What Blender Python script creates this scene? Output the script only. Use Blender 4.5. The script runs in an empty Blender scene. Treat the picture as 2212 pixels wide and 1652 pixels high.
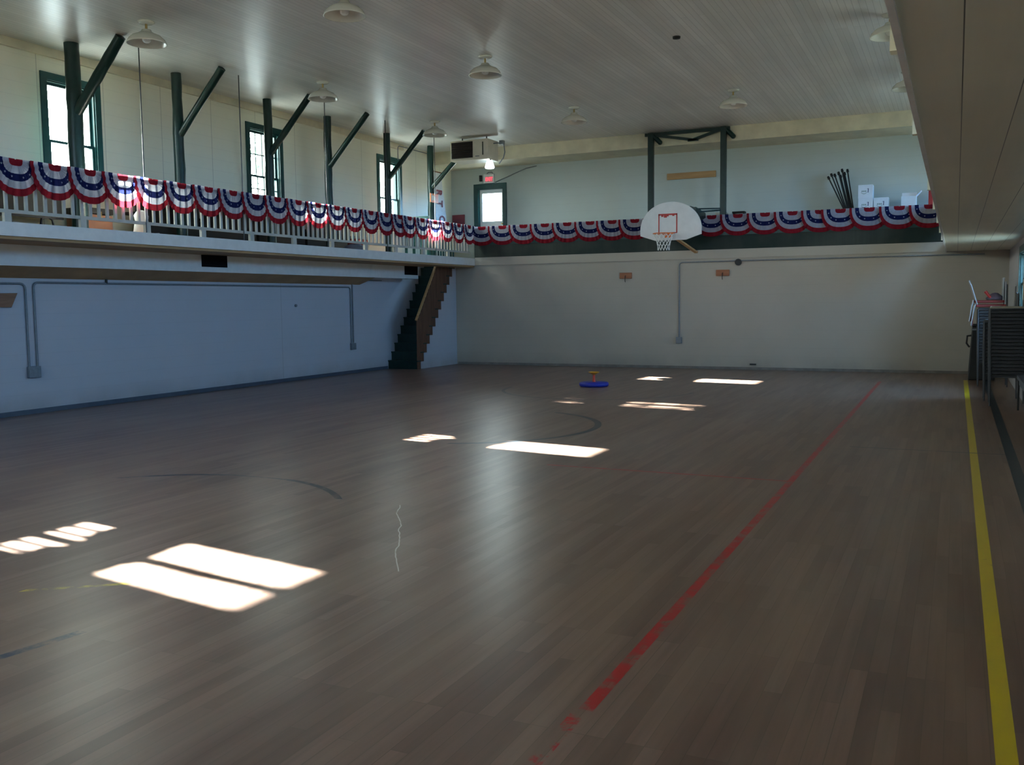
import bpy, math, random
from mathutils import Vector, Matrix
random.seed(7)
C = bpy.context.scene.collection
PI = math.pi

# ------------------------------------------------------------------ helpers
class MB:
    """collects shapes into one mesh"""
    def __init__(s): s.v = []; s.f = []; s.m = []; s.sm = []
    def add(s, vs, fs, mi=0, smooth=False):
        n = len(s.v); s.v += [tuple(v) for v in vs]
        for f in fs:
            s.f.append([i + n for i in f]); s.m.append(mi); s.sm.append(smooth)
        return s
    def box(s, x0, x1, y0, y1, z0, z1, mi=0):
        vs = [(x0,y0,z0),(x1,y0,z0),(x1,y1,z0),(x0,y1,z0),(x0,y0,z1),(x1,y0,z1),(x1,y1,z1),(x0,y1,z1)]
        return s.add(vs, [(0,3,2,1),(4,5,6,7),(0,1,5,4),(1,2,6,5),(2,3,7,6),(3,0,4,7)], mi)
    def cbox(s, c, d, mi=0):
        return s.box(c[0]-d[0]/2,c[0]+d[0]/2,c[1]-d[1]/2,c[1]+d[1]/2,c[2]-d[2]/2,c[2]+d[2]/2,mi)
    def bar(s, p0, p1, w, h, up=(0,0,1), mi=0):
        p0=Vector(p0);p1=Vector(p1);d=(p1-p0).normalized();u=Vector(up)
        a=d.cross(u)
        if a.length<1e-4: a=d.cross(Vector((1,0,0)))
        a.normalize();b=a.cross(d).normalized()
        vs=[]
        for p in(p0,p1):
            for i,j in((-1,-1),(1,-1),(1,1),(-1,1)): vs.append(p+a*(i*w/2)+b*(j*h/2))
        return s.add(vs,[(0,3,2,1)[::-1],(4,5,6,7),(0,1,5,4),(1,2,6,5),(2,3,7,6),(3,0,4,7)],mi)
    def cyl(s, p0, p1, r0, r1=None, n=12, mi=0, caps=True):
        if r1 is None: r1=r0
        return s.tube([p0,p1],[r0,r1],n,mi,caps)
    def tube(s, pts, r, n=8, mi=0, caps=True):
        pts=[Vector(p) for p in pts]
        rs=r if isinstance(r,(list,tuple)) else [r]*len(pts)
        d0=(pts[1]-pts[0]).normalized()
        a=d0.orthogonal().normalized()
        rings=[]
        for i,p in enumerate(pts):
            if i==0: d=d0
            elif i==len(pts)-1: d=(pts[i]-pts[i-1]).normalized()
            else: d=((pts[i]-pts[i-1]).normalized()+(pts[i+1]-pts[i]).normalized()).normalized()
            a=(a-d*a.dot(d)).normalized(); b=d.cross(a)
            rings.append([p+(a*math.cos(2*PI*k/n)+b*math.sin(2*PI*k/n))*rs[i] for k in range(n)])
        vs=[v for rg in rings for v in rg]; fs=[]
        for i in range(len(pts)-1):
            for k in range(n):
                k2=(k+1)%n; fs.append((i*n+k,i*n+k2,(i+1)*n+k2,(i+1)*n+k))
        s.add(vs,fs,mi,True)
        if caps:
            s.add(rings[0],[tuple(range(n))[::-1]],mi); s.add(rings[-1],[tuple(range(n))],mi)
        return s
    def lathe(s, prof, c=(0,0,0), n=28, mi=0):
        vs=[];fs=[]
        for r,z in prof:
            for k in range(n): vs.append((c[0]+r*math.cos(2*PI*k/n),c[1]+r*math.sin(2*PI*k/n),c[2]+z))
        for i in range(len(prof)-1):
            for k in range(n):
                k2=(k+1)%n; fs.append((i*n+k,i*n+k2,(i+1)*n+k2,(i+1)*n+k))
        return s.add(vs,fs,mi,True)
    def prism(s, poly, axis, a0, a1, mi=0):
        """poly of 2-D points extruded along axis (0,1,2) from a0 to a1"""
        def P(p,a):
            if axis==0: return (a,p[0],p[1])
            if axis==1: return (p[0],a,p[1])
            return (p[0],p[1],a)
        n=len(poly); vs=[P(p,a0) for p in poly]+[P(p,a1) for p in poly]
        fs=[tuple(range(n)),tuple(range(n,2*n))[::-1]]+[(i,i+n,(i+1)%n+n,(i+1)%n) for i in range(n)]
        return s.add(vs,fs,mi)
    def build(s, name, mats, parent=None, org=None, bevel=0):
        me=bpy.data.meshes.new(name)
        o=org or ((0,0,0))
        me.from_pydata([(v[0]-o[0],v[1]-o[1],v[2]-o[2]) for v in s.v],[],s.f)
        if not isinstance(mats,(list,tuple)): mats=[mats]
        for m in mats: me.materials.append(m)
        me.polygons.foreach_set('material_index',s.m)
        me.polygons.foreach_set('use_smooth',s.sm)
        import bmesh
        bm=bmesh.new(); bm.from_mesh(me); bmesh.ops.recalc_face_normals(bm,faces=bm.faces); bm.to_mesh(me); bm.free()
        me.update()
        ob=bpy.data.objects.new(name,me); C.objects.link(ob)
        if parent is not None: ob.parent=parent
        elif org: ob.location=org
        if bevel:
            b=ob.modifiers.new('bevel','BEVEL'); b.width=bevel; b.segments=2; b.limit_method='ANGLE'
        return ob

def tag(o,label,cat,group=None):
    o['label']=label; o['category']=cat
    if group: o['group']=group
    return o
def thing(name,label,cat,loc=(0,0,0),rz=0,group=None):
    o=bpy.data.objects.new(name,None); C.objects.link(o); o.location=loc; o.rotation_euler=(0,0,rz)
    o.empty_display_size=.1
    return tag(o,label,cat,group)
def structure(o,label=None):
    o['kind']='structure'
    if label: o['label']=label
    return o
def sempty(name,loc=(0,0,0),label=None):
    o=bpy.data.objects.new(name,None); C.objects.link(o); o.location=loc; return structure(o,label)
def dup(root,loc=None,rz=None,label=None,group=None):
    r=root.copy(); C.objects.link(r)
    if loc is not None: r.location=loc
    if rz is not None: r.rotation_euler=(0,0,rz)
    if label: r['label']=label
    if group: r['group']=group
    for ch in list(root.children):
        c=ch.copy(); C.objects.link(c); c.parent=r
        for g in ch.children:
            d=g.copy(); C.objects.link(d); d.parent=c
    return r
ORD=['first','second','third','fourth','fifth','sixth','seventh','eighth','ninth','tenth','eleventh','twelfth','thirteenth','fourteenth','fifteenth','sixteenth','seventeenth','eighteenth','nineteenth','twentieth','twenty-first','twenty-second','twenty-third','twenty-fourth','twenty-fifth']

# ------------------------------------------------------------------ materials
class NT:
    def __init__(s,name):
        s.mat=bpy.data.materials.new(name); s.mat.use_nodes=True; s.t=s.mat.node_tree; s.t.nodes.clear()
        s.out=s.t.nodes.new('ShaderNodeOutputMaterial')
    def n(s,kind,**kw):
        nd=s.t.nodes.new(kind)
        for k,v in kw.items(): setattr(nd,k,v)
        return nd
    def inp(s,sock,val):
        if hasattr(val,'links') or isinstance(val,bpy.types.NodeSocket): s.t.links.new(val,sock)
        else: sock.default_value=val
    def math(s,op,a,b=None,c=None,clamp=False):
        nd=s.n('ShaderNodeMath',operation=op); nd.use_clamp=clamp
        s.inp(nd.inputs[0],a)
        if b is not None: s.inp(nd.inputs[1],b)
        if c is not None: s.inp(nd.inputs[2],c)
        return nd.outputs[0]
    def mix(s,f,a,b,mode='MIX'):
        nd=s.n('ShaderNodeMix',data_type='RGBA',blend_type=mode)
        s.inp(nd.inputs[0],f); s.inp(nd.inputs[6],a); s.inp(nd.inputs[7],b); return nd.outputs[2]
    def noise(s,vec,scale,detail=3,rough=.55):
        nd=s.n('ShaderNodeTexNoise'); nd.inputs['Scale'].default_value=scale; nd.inputs['Detail'].default_value=detail; nd.inputs['Roughness'].default_value=rough
        if vec is not None: s.t.links.new(vec,nd.inputs['Vector'])
        return nd.outputs['Fac']
    def mapr(s,v,a,b,c,d):
        nd=s.n('ShaderNodeMapRange'); s.inp(nd.inputs[0],v)
        for i,x in enumerate((a,b,c,d)): nd.inputs[i+1].default_value=x
        return nd.outputs[0]
    def pos(s):
        g=s.n('ShaderNodeNewGeometry'); sp=s.n('ShaderNodeSeparateXYZ'); s.t.links.new(g.outputs['Position'],sp.inputs[0])
        return g.outputs['Position'],sp.outputs[0],sp.outputs[1],sp.outputs[2]
    def comb(s,x,y,z=0.0):
        nd=s.n('ShaderNodeCombineXYZ'); s.inp(nd.inputs[0],x); s.inp(nd.inputs[1],y); s.inp(nd.inputs[2],z); return nd.outputs[0]
    def bsdf(s,col,rough=.5,bump=None,bstr=.2,bdist=.01,spec=.5,metal=0):
        b=s.n('ShaderNodeBsdfPrincipled'); s.inp(b.inputs['Base Color'],col); s.inp(b.inputs['Roughness'],rough)
        b.inputs['Specular IOR Level'].default_value=spec; b.inputs['Metallic'].default_value=metal
        if bump is not None:
            bn=s.n('ShaderNodeBump'); bn.inputs['Strength'].default_value=bstr; bn.inputs['Distance'].default_value=bdist
            s.t.links.new(bump,bn.inputs['Height']); s.t.links.new(bn.outputs[0],b.inputs['Normal'])
        s.t.links.new(b.outputs[0],s.out.inputs[0]); return b
def rgb(r,g,b): return (r,g,b,1)
def paint(name,col,rough=.5,var=.12,scale=6,spec=.4,metal=0,bstr=.05):
    t=NT(name); tc=t.n('ShaderNodeTexCoord')
    f=t.noise(tc.outputs['Object'],scale,4)
    d=tuple(c*(1-var) for c in col[:3])+(1,); l=tuple(min(1,c*(1+var)) for c in col[:3])+(1,)
    c=t.mix(t.mapr(f,.3,.7,0,1),d,l)
    t.bsdf(c,rough,f,bstr,.004,spec,metal); return t.mat

def floor_material():
    t=NT('worn_maple_strips'); P,X,Y,Z=t.pos()
    br=t.n('ShaderNodeTexBrick'); t.t.links.new(t.comb(Y,X),br.inputs['Vector'])
    br.offset=.37; br.offset_frequency=3
    br.inputs['Color1'].default_value=rgb(.122,.070,.055); br.inputs['Color2'].default_value=rgb(.222,.140,.112); br.inputs['Mortar'].default_value=rgb(.085,.056,.040)
    br.inputs['Scale'].default_value=1; br.inputs['Mortar Size'].default_value=.0014; br.inputs['Brick Width'].default_value=1.05; br.inputs['Row Height'].default_value=.075; br.inputs['Bias'].default_value=0
    # graining stretched along the strips, plus large worn areas
    g=t.noise(t.comb(t.math('MULTIPLY',X,22),t.math('MULTIPLY',Y,.9)),1.0,5,.6)
    col=t.mix(t.mapr(g,.35,.65,0,.5),br.outputs['Color'],rgb(.095,.060,.043))
    g2=t.noise(t.comb(t.math('MULTIPLY',X,3.2),t.math('MULTIPLY',Y,.35)),1.0,4,.6)
    col=t.mix(t.mapr(g2,.42,.66,0,.42),col,rgb(.28,.20,.152))
    w=t.noise(P,.55,3); col=t.mix(t.mapr(w,.45,.75,0,.45),col,rgb(.19,.108,.064))
    wear=t.noise(P,7,5,.7); wear2=t.noise(P,1.3,3,.6)
    def band(v,c,h): return t.math('COMPARE',v,c,h)
    def rng(v,a,b): return t.math('COMPARE',v,(a+b)/2,(b-a)/2)
    def lay(col,mask,c,lo,hi,src=wear):
        m=t.math('MULTIPLY',mask,t.mapr(src,lo,hi,0,1)); return t.mix(m,col,c)
    mul=lambda *a: a[0] if len(a)==1 else t.math('MULTIPLY',a[0],mul(*a[1:]))
    def ring(cx,cy,r,h):
        dx=t.math('SUBTRACT',X,cx); dy=t.math('SUBTRACT',Y,cy)
        d=t.math('SQRT',t.math('ADD',t.math('MULTIPLY',dx,dx),t.math('MULTIPLY',dy,dy))); return t.math('COMPARE',d,r,h)
    red=rgb(.36,.004,.006); dark=rgb(.02,.03,.04); yel=rgb(.55,.42,.01); blue=rgb(.02,.028,.055)
    # long lines
    col=lay(col,mul(band(X,.2,.036),rng(Y,-2,20.0)),yel,.2,.36)
    col=lay(col,mul(band(X,-1.275,.03),rng(Y,3.35,19.2)),red,.36,.52)
    col=lay(col,mul(band(X,-1.29,.03),rng(Y,2.6,3.35)),red,.52,.62)
    col=lay(col,mul(band(X,.54,.05),rng(Y,4,21)),dark,.2,.35)
    col=lay(col,mul(band(Y,8.43,.022),rng(X,-3.6,-1.25)),red,.36,.5)
    col=lay(col,mul(band(Y,10.66,.018),rng(X,-1.0,.53)),dark,.2,.45)
    # worn circles
    col=lay(col,mul(ring(-5.75,10.9,1.68,.045),rng(X,-5.2,-3.9)),dark,.15,.36)
    col=lay(col,mul(ring(-5.75,10.9,1.68,.025),rng(X,-8,-5.6)),red,.52,.8)
    col=lay(col,mul(ring(-5.8,16.0,1.73,.03),rng(Y,13,16.0)),dark,.28,.5)
    col=lay(col,mul(ring(-5.8,5.2,1.66,.03),rng(Y,6.3,6.85)),dark,.3,.5)
    col=lay(col,mul(band(t.math('SUBTRACT',X,t.math('MULTIPLY',Y,.16)),-4.38,.03),rng(Y,2.4,3.2)),blue,.38,.6)
    col=lay(col,mul(band(t.math('SUBTRACT',Y,t.math('MULTIPLY',X,.75)),7.1,.025),rng(X,-4.75,-4.2)),yel,.42,.62)
    # pale scratch
    sc=t.math('ADD',t.math('MULTIPLY',wear2,.16),t.math('MULTIPLY_ADD',Y,.63,X))
    col=lay(col,mul(band(sc,.065,.005),rng(Y,4.7,6.3)),rgb(.5,.46,.44),.25,.5)
    rough=.33
    t.bsdf(col,rough,None,spec=.38); return t.mat

def board_material(name,c1,c2,cm,row,length,rough,spec,mort=.003,bstr=.25,wav=.5):
    t=NT(name); P,X,Y,Z=t.pos()
    br=t.n('ShaderNodeTexBrick'); t.t.links.new(t.comb(Y,X),br.inputs['Vector']); br.offset=.43; br.offset_frequency=3
    br.inputs['Color1'].default_value=c1; br.inputs['Color2'].default_value=c2; br.inputs['Mortar'].default_value=cm
    br.inputs['Scale'].default_value=1; br.inputs['Mortar Size'].default_value=mort; br.inputs['Mortar Smooth'].default_value=.4
    br.inputs['Brick Width'].default_value=length; br.inputs['Row Height'].default_value=row
    n=t.noise(t.comb(t.math('MULTIPLY',X,9),t.math('MULTIPLY',Y,.8)),1,3)
    h=t.math('ADD',t.math('MULTIPLY',br.outputs['Fac'],-1),t.math('MULTIPLY',n,wav))
    d=t.noise(P,.6,4); c=t.mix(t.mapr(d,.35,.75,0,.22),br.outputs['Color'],rgb(.25,.23,.19))
    sn=t.noise(t.comb(t.math('MULTIPLY',X,2.6),t.math('MULTIPLY',Y,.12)),1,4,.65); c=t.mix(t.mapr(sn,.4,.62,0,.38),c,tuple(v*.62 for v in c1[:3])+(1,))
    t.bsdf(c,rough,h,bstr,.004,spec); return t.mat

def wall_material(name,base,stain,seams=None,axis='Y',rough=.55,off=.25):
    t=NT(name); P,X,Y,Z=t.pos(); U=Y if axis=='Y' else X
    f=t.noise(P,1.1,5,.6); c=t.mix(t.mapr(f,.4,.75,0,.35),base,stain)
    f2=t.noise(P,30,3); 
    # faint horizontal courses of the painted siding
    fr=t.math('FRACT',t.math('MULTIPLY',Z,1/.2)); ln=t.math('COMPARE',fr,.5,.02)
    c=t.mix(t.math('MULTIPLY',ln,.10),c,rgb(.2,.2,.2))
    if seams:
        fr2=t.math('FRACT',t.math('ADD',t.math('MULTIPLY',U,1/seams),off)); l2=t.math('COMPARE',fr2,.5,.007/seams)
        c=t.mix(t.math('MULTIPLY',l2,.35),c,rgb(.12,.1,.08))
    # scuffs near the floor
    low=t.math('MULTIPLY',t.mapr(Z,0,.35,1,0),t.mapr(f,.3,.6,.1,.5)); c=t.mix(low,c,rgb(.22,.2,.17))
    t.bsdf(c,rough,t.math('ADD',t.math('MULTIPLY',f2,.4),t.math('MULTIPLY',ln,-.6)),.12,.004,.4); return t.mat

def wood(name,c1,c2,rough=.5,ax=0):
    t=NT(name); tc=t.n('ShaderNodeTexCoord'); mp=t.n('ShaderNodeMapping')
    s=[14,14,14]; s[ax]=1.2; mp.inputs['Scale'].default_value=s; t.t.links.new(tc.outputs['Object'],mp.inputs[0])
    f=t.noise(mp.outputs[0],1.4,5,.6); c=t.mix(t.mapr(f,.3,.7,0,1),c1,c2); t.bsdf(c,rough,f,.1,.003,.35); return t.mat

def cloth(name,col,trans=.45):
    t=NT(name); tc=t.n('ShaderNodeTexCoord'); f=t.noise(tc.outputs['Object'],18,3)
    c=t.mix(t.mapr(f,.3,.7,0,1),tuple(x*.85 for x in col[:3])+(1,),col)
    a=t.n('ShaderNodeBsdfDiffuse'); b=t.n('ShaderNodeBsdfTranslucent'); m=t.n('ShaderNodeMixShader'); m.inputs[0].default_value=trans
    t.t.links.new(c,a.inputs[0]); t.t.links.new(c,b.inputs[0]); t.t.links.new(a.outputs[0],m.inputs[1]); t.t.links.new(b.outputs[0],m.inputs[2])
    t.t.links.new(m.outputs[0],t.out.inputs[0]); return t.mat

def glass_material():
    t=NT('window_glass'); a=t.n('ShaderNodeBsdfTransparent'); a.inputs[0].default_value=rgb(.93,.97,.96)
    g=t.n('ShaderNodeBsdfGlossy'); g.inputs['Roughness'].default_value=.02; lw=t.n('ShaderNodeLayerWeight'); lw.inputs[0].default_value=.5; p4=t.math('POWER',lw.outputs['Facing'],4.0); fc=t.math('MULTIPLY_ADD',p4,.55,.03)
    m=t.n('ShaderNodeMixShader'); t.t.links.new(fc,m.inputs[0]); t.t.links.new(a.outputs[0],m.inputs[1]); t.t.links.new(g.outputs[0],m.inputs[2])
    t.t.links.new(m.outputs[0],t.out.inputs[0]); return t.mat
def glow(name,col,strength):
    t=NT(name); e=t.n('ShaderNodeEmission'); e.inputs[0].default_value=col; e.inputs[1].default_value=strength
    t.t.links.new(e.outputs[0],t.out.inputs[0]); return t.mat

M=dict(
 floor=floor_material(),
 ceil=board_material('gloss_ceiling_boards',rgb(.72,.71,.68),rgb(.80,.79,.76),rgb(.46,.45,.43),.085,3.7,.34,.5,.004,.2,.7),
 soffit=board_material('cream_soffit_boards',rgb(.76,.73,.58),rgb(.82,.79,.64),rgb(.03,.027,.02),.24,40,.3,.4,.0032,.3,.2),
 wall=wall_material('cream_upper_wall',rgb(.84,.82,.67),rgb(.74,.70,.55),1.22),
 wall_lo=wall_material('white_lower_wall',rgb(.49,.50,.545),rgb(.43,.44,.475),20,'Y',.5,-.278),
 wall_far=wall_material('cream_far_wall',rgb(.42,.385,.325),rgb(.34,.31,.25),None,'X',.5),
 white=paint('white_trim_paint',rgb(.72,.73,.72),.4,.06),
 cream=paint('cream_trim_paint',rgb(.66,.61,.45),.45,.12,3),
 tan=paint('tan_underside',rgb(.42,.27,.13),.7,.15,2),
 green=paint('dark_green_paint',rgb(.004,.022,.018),.34,.25,9,.35),
 teal=paint('teal_green_frame',rgb(.006,.045,.044),.36,.2,9,.35),
 parapet=board_material('green_parapet_paint',rgb(.004,.017,.014),rgb(.006,.021,.018),rgb(.002,.008,.007),3,3.0,.5,.25,.004,.2,.2),
 rail=paint('white_rail_paint',rgb(.48,.49,.45),.5,.1),
 glass=glass_material(),
 red=cloth('bunting_red',rgb(.27,.018,.03),.35), wht=cloth('bunting_white',rgb(.52,.53,.62),.5), navy=cloth('bunting_navy',rgb(.015,.02,.09),.35),
 metal=paint('galvanised_conduit',rgb(.20,.22,.24),.5,.12,20,.4,.3),
 chrome=paint('dull_chrome',rgb(.30,.31,.33),.4,.1,10,.5,.6), frame=paint('dark_grey_chair_frame',rgb(.05,.055,.065),.45,.15,10,.4,.2),
 enamel=paint('white_enamel',rgb(.66,.65,.58),.22,.06,6,.6),
 black=paint('black_plastic',rgb(.012,.012,.013),.5,.3,10,.4),
 vent=paint('black_vent_slats',rgb(.006,.006,.007),.8,.2,10,.1),
 grille=paint('brown_heater_grille',rgb(.03,.022,.018),.6,.2),
 heater=paint('beige_heater_case',rgb(.62,.58,.48),.4,.06),
 orange=paint('orange_paint',rgb(.75,.17,.03),.4,.1), redp=paint('red_paint',rgb(.42,.03,.025),.45,.1),
 board=paint('backboard_white',rgb(.66,.66,.66),.35,.05), netc=paint('white_net_cord',rgb(.75,.75,.72),.8,.05),
 ply=wood('pale_plywood',rgb(.42,.24,.10),rgb(.55,.33,.15),.5,0), oak=wood('brown_stained_boards',rgb(.09,.040,.022),rgb(.16,.075,.042),.5,2),
 plank=wood('reddish_wood_block',rgb(.26,.09,.04),rgb(.38,.15,.07),.5,0), darkwood=wood('dark_bench_wood',rgb(.005,.005,.005),rgb(.014,.012,.010),.6,1),
 box=paint('white_carton',rgb(.80,.83,.88),.7,.04), ink=paint('grey_green_ink',rgb(.30,.38,.36),.8,.1), ink2=paint('dark_blue_ink',rgb(.06,.08,.16),.8,.1),
 blue=paint('blue_plastic',rgb(.015,.03,.35),.4,.1), yellow=paint('yellow_plastic',rgb(.75,.38,.02),.4,.1), redpl=paint('red_plastic',rgb(.6,.06,.03),.4,.1),
 pad=paint('dark_grey_vinyl',rgb(.030,.032,.038),.5,.15), padlt=paint('pale_grey_seat_fabric',rgb(.30,.28,.23),.8,.1), redpad=paint('dark_red_vinyl',rgb(.20,.015,.015),.45,.1),
 slate=paint('slate_blue_laminate',rgb(.07,.09,.12),.4,.1), maroon=paint('maroon_paint',rgb(.16,.03,.05),.6,.1), banner=cloth('white_banner_vinyl',rgb(.8,.82,.85),.2),
 card=paint('brown_card',rgb(.20,.09,.05),.7,.15), linen=paint('white_linen',rgb(.75,.73,.70),.8,.05), bluefab=paint('blue_grey_fabric',rgb(.12,.14,.22),.8,.15),
 bulb=paint('frosted_bulb',rgb(.85,.85,.82),.2,.02), lit=glow('lit_flood_lens',rgb(.9,1,.97),3.5), exitred=glow('lit_exit_letters',rgb(1,.12,.16),1.1), brass=paint('aged_brass',rgb(.35,.25,.1),.35,.1,6,.5,.8),
 bark=paint('tree_bark',rgb(.1,.08,.06),.9,.2), leaf=cloth('tree_leaves',rgb(.10,.14,.10),.3), grass=paint('dry_ground',rgb(.26,.25,.21),.95,.2,2),
)

# ------------------------------------------------------------------ room dimensions (metres)
XL,XR=-12.55,.95            # outer side walls
YB,YF,YU=-2.0,21.6,22.9     # wall behind, lower far wall, upper far wall
ZC=5.5; ZF=2.70; ZS=2.53    # ceiling, gallery floor, gallery soffit
XBL,XBR=-11.2,-.2           # gallery edges
WT=.16

structure(MB().box(XL-WT,XR+WT,YB-WT,YU+WT,-.2,0).build('floor',M['floor']))
structure(MB().box(XL-WT,XR+WT,YB-WT,YU+WT,ZC,ZC+.15).build('ceiling',M['ceil']))

WY=[1.25,5.6,10.66,15.2,19.78]   # window centres along the long walls
WH=.44; WZ0,WZ1=3.60,5.03          # half glass width, glass bottom and top
def wall_with_holes(name,x0,x1,holes,mat_hi,mat_lo):
    """long wall (runs along Y); holes = (y0,y1,z0,z1)"""
    m=MB(); ys=sorted({YB-WT,YU+WT}|{h[0] for h in holes}|{h[1] for h in holes}); 
    zs=sorted({0,ZF-.1,ZC}|{h[2] for h in holes}|{h[3] for h in holes})
    for a,b in zip(ys,ys[1:]):
        for c,d in zip(zs,zs[1:]):
            ym,zm=(a+b)/2,(c+d)/2
            if any(h[0]<ym<h[1] and h[2]<zm<h[3] for h in holes): continue
            m.box(x0,x1,a,b,c,d,0 if zm>ZF-.1 else 1)
    return structure(m.build(name,[mat_hi,mat_lo]))
hl=[(y-WH,y+WH,WZ0,WZ1) for y in WY]; WF=(21.95,22.5,3.45,4.35)   # last: window at the end of the far gallery
LR=[(-1.7,-.4,1.0,2.25),(16.5,17.75,1.3,2.3)]  # low right wall windows; first is unseen, added to brighten the soffit
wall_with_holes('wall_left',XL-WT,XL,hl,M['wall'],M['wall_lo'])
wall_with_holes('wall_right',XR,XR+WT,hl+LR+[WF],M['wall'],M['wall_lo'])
BH=[(x-.6,x+.6,z0,z1) for x in(-10.4,-7.2) for z0,z1 in((3.4,5.0),)]   # unseen windows behind the camera, added to light the near end
m=MB(); xs=sorted({XL,XR}|{h[0] for h in BH}|{h[1] for h in BH}); zs=sorted({0,ZC}|{h[2] for h in BH}|{h[3] for h in BH})
for a,b in zip(xs,xs[1:]):
    for c,d in zip(zs,zs[1:]):
        if not any(h[0]<(a+b)/2<h[1] and h[2]<(c+d)/2<h[3] for h in BH): m.box(a,b,YB-WT,YB,c,d)
structure(m.build('wall_back',M['wall']))
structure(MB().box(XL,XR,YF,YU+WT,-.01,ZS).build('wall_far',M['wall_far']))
DX0,DX1,DZ1=-11.72,-10.98,4.62     # gallery door opening
m=MB(); m.box(XL,DX0,YU,YU+WT,ZS,ZC); m.box(DX1,XR,YU,YU+WT,ZS,ZC); m.box(DX0,DX1,YU,YU+WT,DZ1,ZC); m.box(DX0,DX1,YU,YU+WT,ZS,ZF)
structure(m.build('wall_far_upper',wall_material('pale_far_gallery_wall',rgb(.52,.58,.56),rgb(.46,.50,.46),None,'X')))
structure(MB().box(XL,XR,YF+.18,YU,5.17,ZC).build('trim_1',[M['cream']]),'cream boxed beam under the ceiling above the far gallery')
# galleries
m=MB(); m.box(XL,XBL-.012,YB,20.3,ZS-.04,ZF); m.box(-11.72,XBL-.012,20.3,YF-.001,ZS-.04,ZF)
gl=structure(m.build('gallery_floor',[M['tan']]),'left gallery floor over the lower wall')
MB().box(XBL-.01,XBL+.03,YB,YF-.03,ZS,ZF+.01).build('fascia',M['white'],gl)
far=structure(MB().box(XL,XR,YF+.02,YU,ZS,ZF).build('gallery_floor',[M['tan']]),'far gallery floor')
MB().box(XBL+.03,XR,YF-.025,YF+.02,ZS,ZF+.03).build('fascia',M['wall_far'],far)
rg=structure(MB().box(XBR,XR,YB,YF-.03,ZS,ZF).build('gallery_floor',[M['soffit']]),'right gallery floor with cream board soffit overhead')
MB().box(XBR-.025,XBR,YB,YF-.03,ZS-.015,ZF+.03).build('fascia',M['white'],rg)
structure(MB().box(XBL+.03,XR,YF-.02,YF+.04,ZF+.03,3.5).build('trim_2',[M['parapet']]),'dark green panelled parapet along the far gallery')
structure(MB().box(XBL+.03,XR,YF-.03,YF-.02,3.05,3.12).build('trim_3',[M['teal']]),'green rail on the far parapet')
# boxed duct under the left gallery
dk=structure(MB().box(XL,-12.1,YB,20.3,2.19,ZS-.041).build('trim_4',[M['white']]),'white boxed duct under the left gallery')
MB().prism([(-12.112,2.188),(XL+.002,2.03),(XL+.002,2.188)],1,YB,18.4).build('underside',M['tan'],dk)
m=MB().box(XL,XL+.05,YB,20.4,5.37,ZC); structure(m.build('trim_5',M['cream']),'cream crown board along the left wall')
structure(MB().box(XL,XL+.02,YB,19.5,0,.07).build('baseboard_left',M['slate']))
structure(MB().box(-11.7,.9,YF-.02,YF,0,.06).build('baseboard_far',paint('dirty_base',rgb(.2,.18,.16),.7,.2)))
structure(MB().box(XL,XL+.012,YB,17.2,ZF,2.74).build('trim_6',M['cream']),'gallery skirting board on the left wall')

# ------------------------------------------------------------------ windows
def window(idx,side,yc,hw,z0,z1,mun=False,label=''):
    x=XL if side<0 else XR; d=-side        # d points into the room
    e=sempty('window_%d'%idx,(x,yc,z0),label); org=(x,yc,z0)
    def bx(m,a,b,y0,y1,za,zb): m.box(min(x+d*a,x+d*b),max(x+d*a,x+d*b),y0,y1,za,zb)
    m=MB(); t=.11
    bx(m,0,.025,yc-hw-t,yc-hw,z0-t,z1+t); bx(m,0,.025,yc+hw,yc+hw+t,z0-t,z1+t)
    bx(m,0,.025,yc-hw,yc+hw,z1,z1+t); bx(m,0,.045,yc-hw-t-.03,yc+hw+t+.03,z0-t,z0-t+.05); bx(m,0,.025,yc-hw,yc+hw,z0-t+.05,z0)
    bx(m,-WT,0,yc-hw-.001,yc-hw+.02,z0,z1); bx(m,-WT,0,yc+hw-.02,yc+hw+.001,z0,z1); bx(m,-WT,0,yc-hw+.02,yc+hw-.02,z1-.02,z1); bx(m,-WT,0,yc-hw+.02,yc+hw-.02,z0,z0+.02)
    m.build('window_frame',M['teal'],e,org)
    zm=4.13 if z1>4 else (z0+z1)/2
    for k,(a,b,off) in enumerate(((zm-.02,z1-.02,-.075),(z0+.02,zm+.02,-.042))):
        m=MB(); w=.04
        bx(m,off-.015,off+.015,yc-hw+.02,yc-hw+.02+w,a,b); bx(m,off-.015,off+.015,yc+hw-.02-w,yc+hw-.02,a,b)
        bx(m,off-.015,off+.015,yc-hw+.02+w,yc+hw-.02-w,a,a+w); bx(m,off-.015,off+.015,yc-hw+.02+w,yc+hw-.02-w,b-w,b)
        if mun:
            for q in(1,2,3): yy=yc-hw+.06+(2*hw-.12)*q/4; bx(m,off-.01,off+.01,yy-.009,yy+.009,a+w,b-w)
            for q in(1,): zz=a+w+(b-a-2*w)*q/2; bx(m,off-.0095,off+.0095,yc-hw+.06,yc+hw-.06,zz-.009,zz+.009)
        s=m.build('sash',M['teal'],e,org)
        m=MB(); bx(m,off-.003,off+.003,yc-hw+.055,yc+hw-.055,a+w-.005,b-w+.005); m.build('pane',M['glass'],s,org)
    return e
n=1
for i,y in enumerate(WY):
    window(n,-1,y,WH,WZ0,WZ1,i==3,'green framed gallery window in the left wall, %s from the near end'%ORD[i]); n+=1
for i,y in enumerate(WY):
    window(n,1,y,WH,WZ0,WZ1,True,'green framed gallery window in the right wall, %s from the near end'%ORD[i]); n+=1
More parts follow.
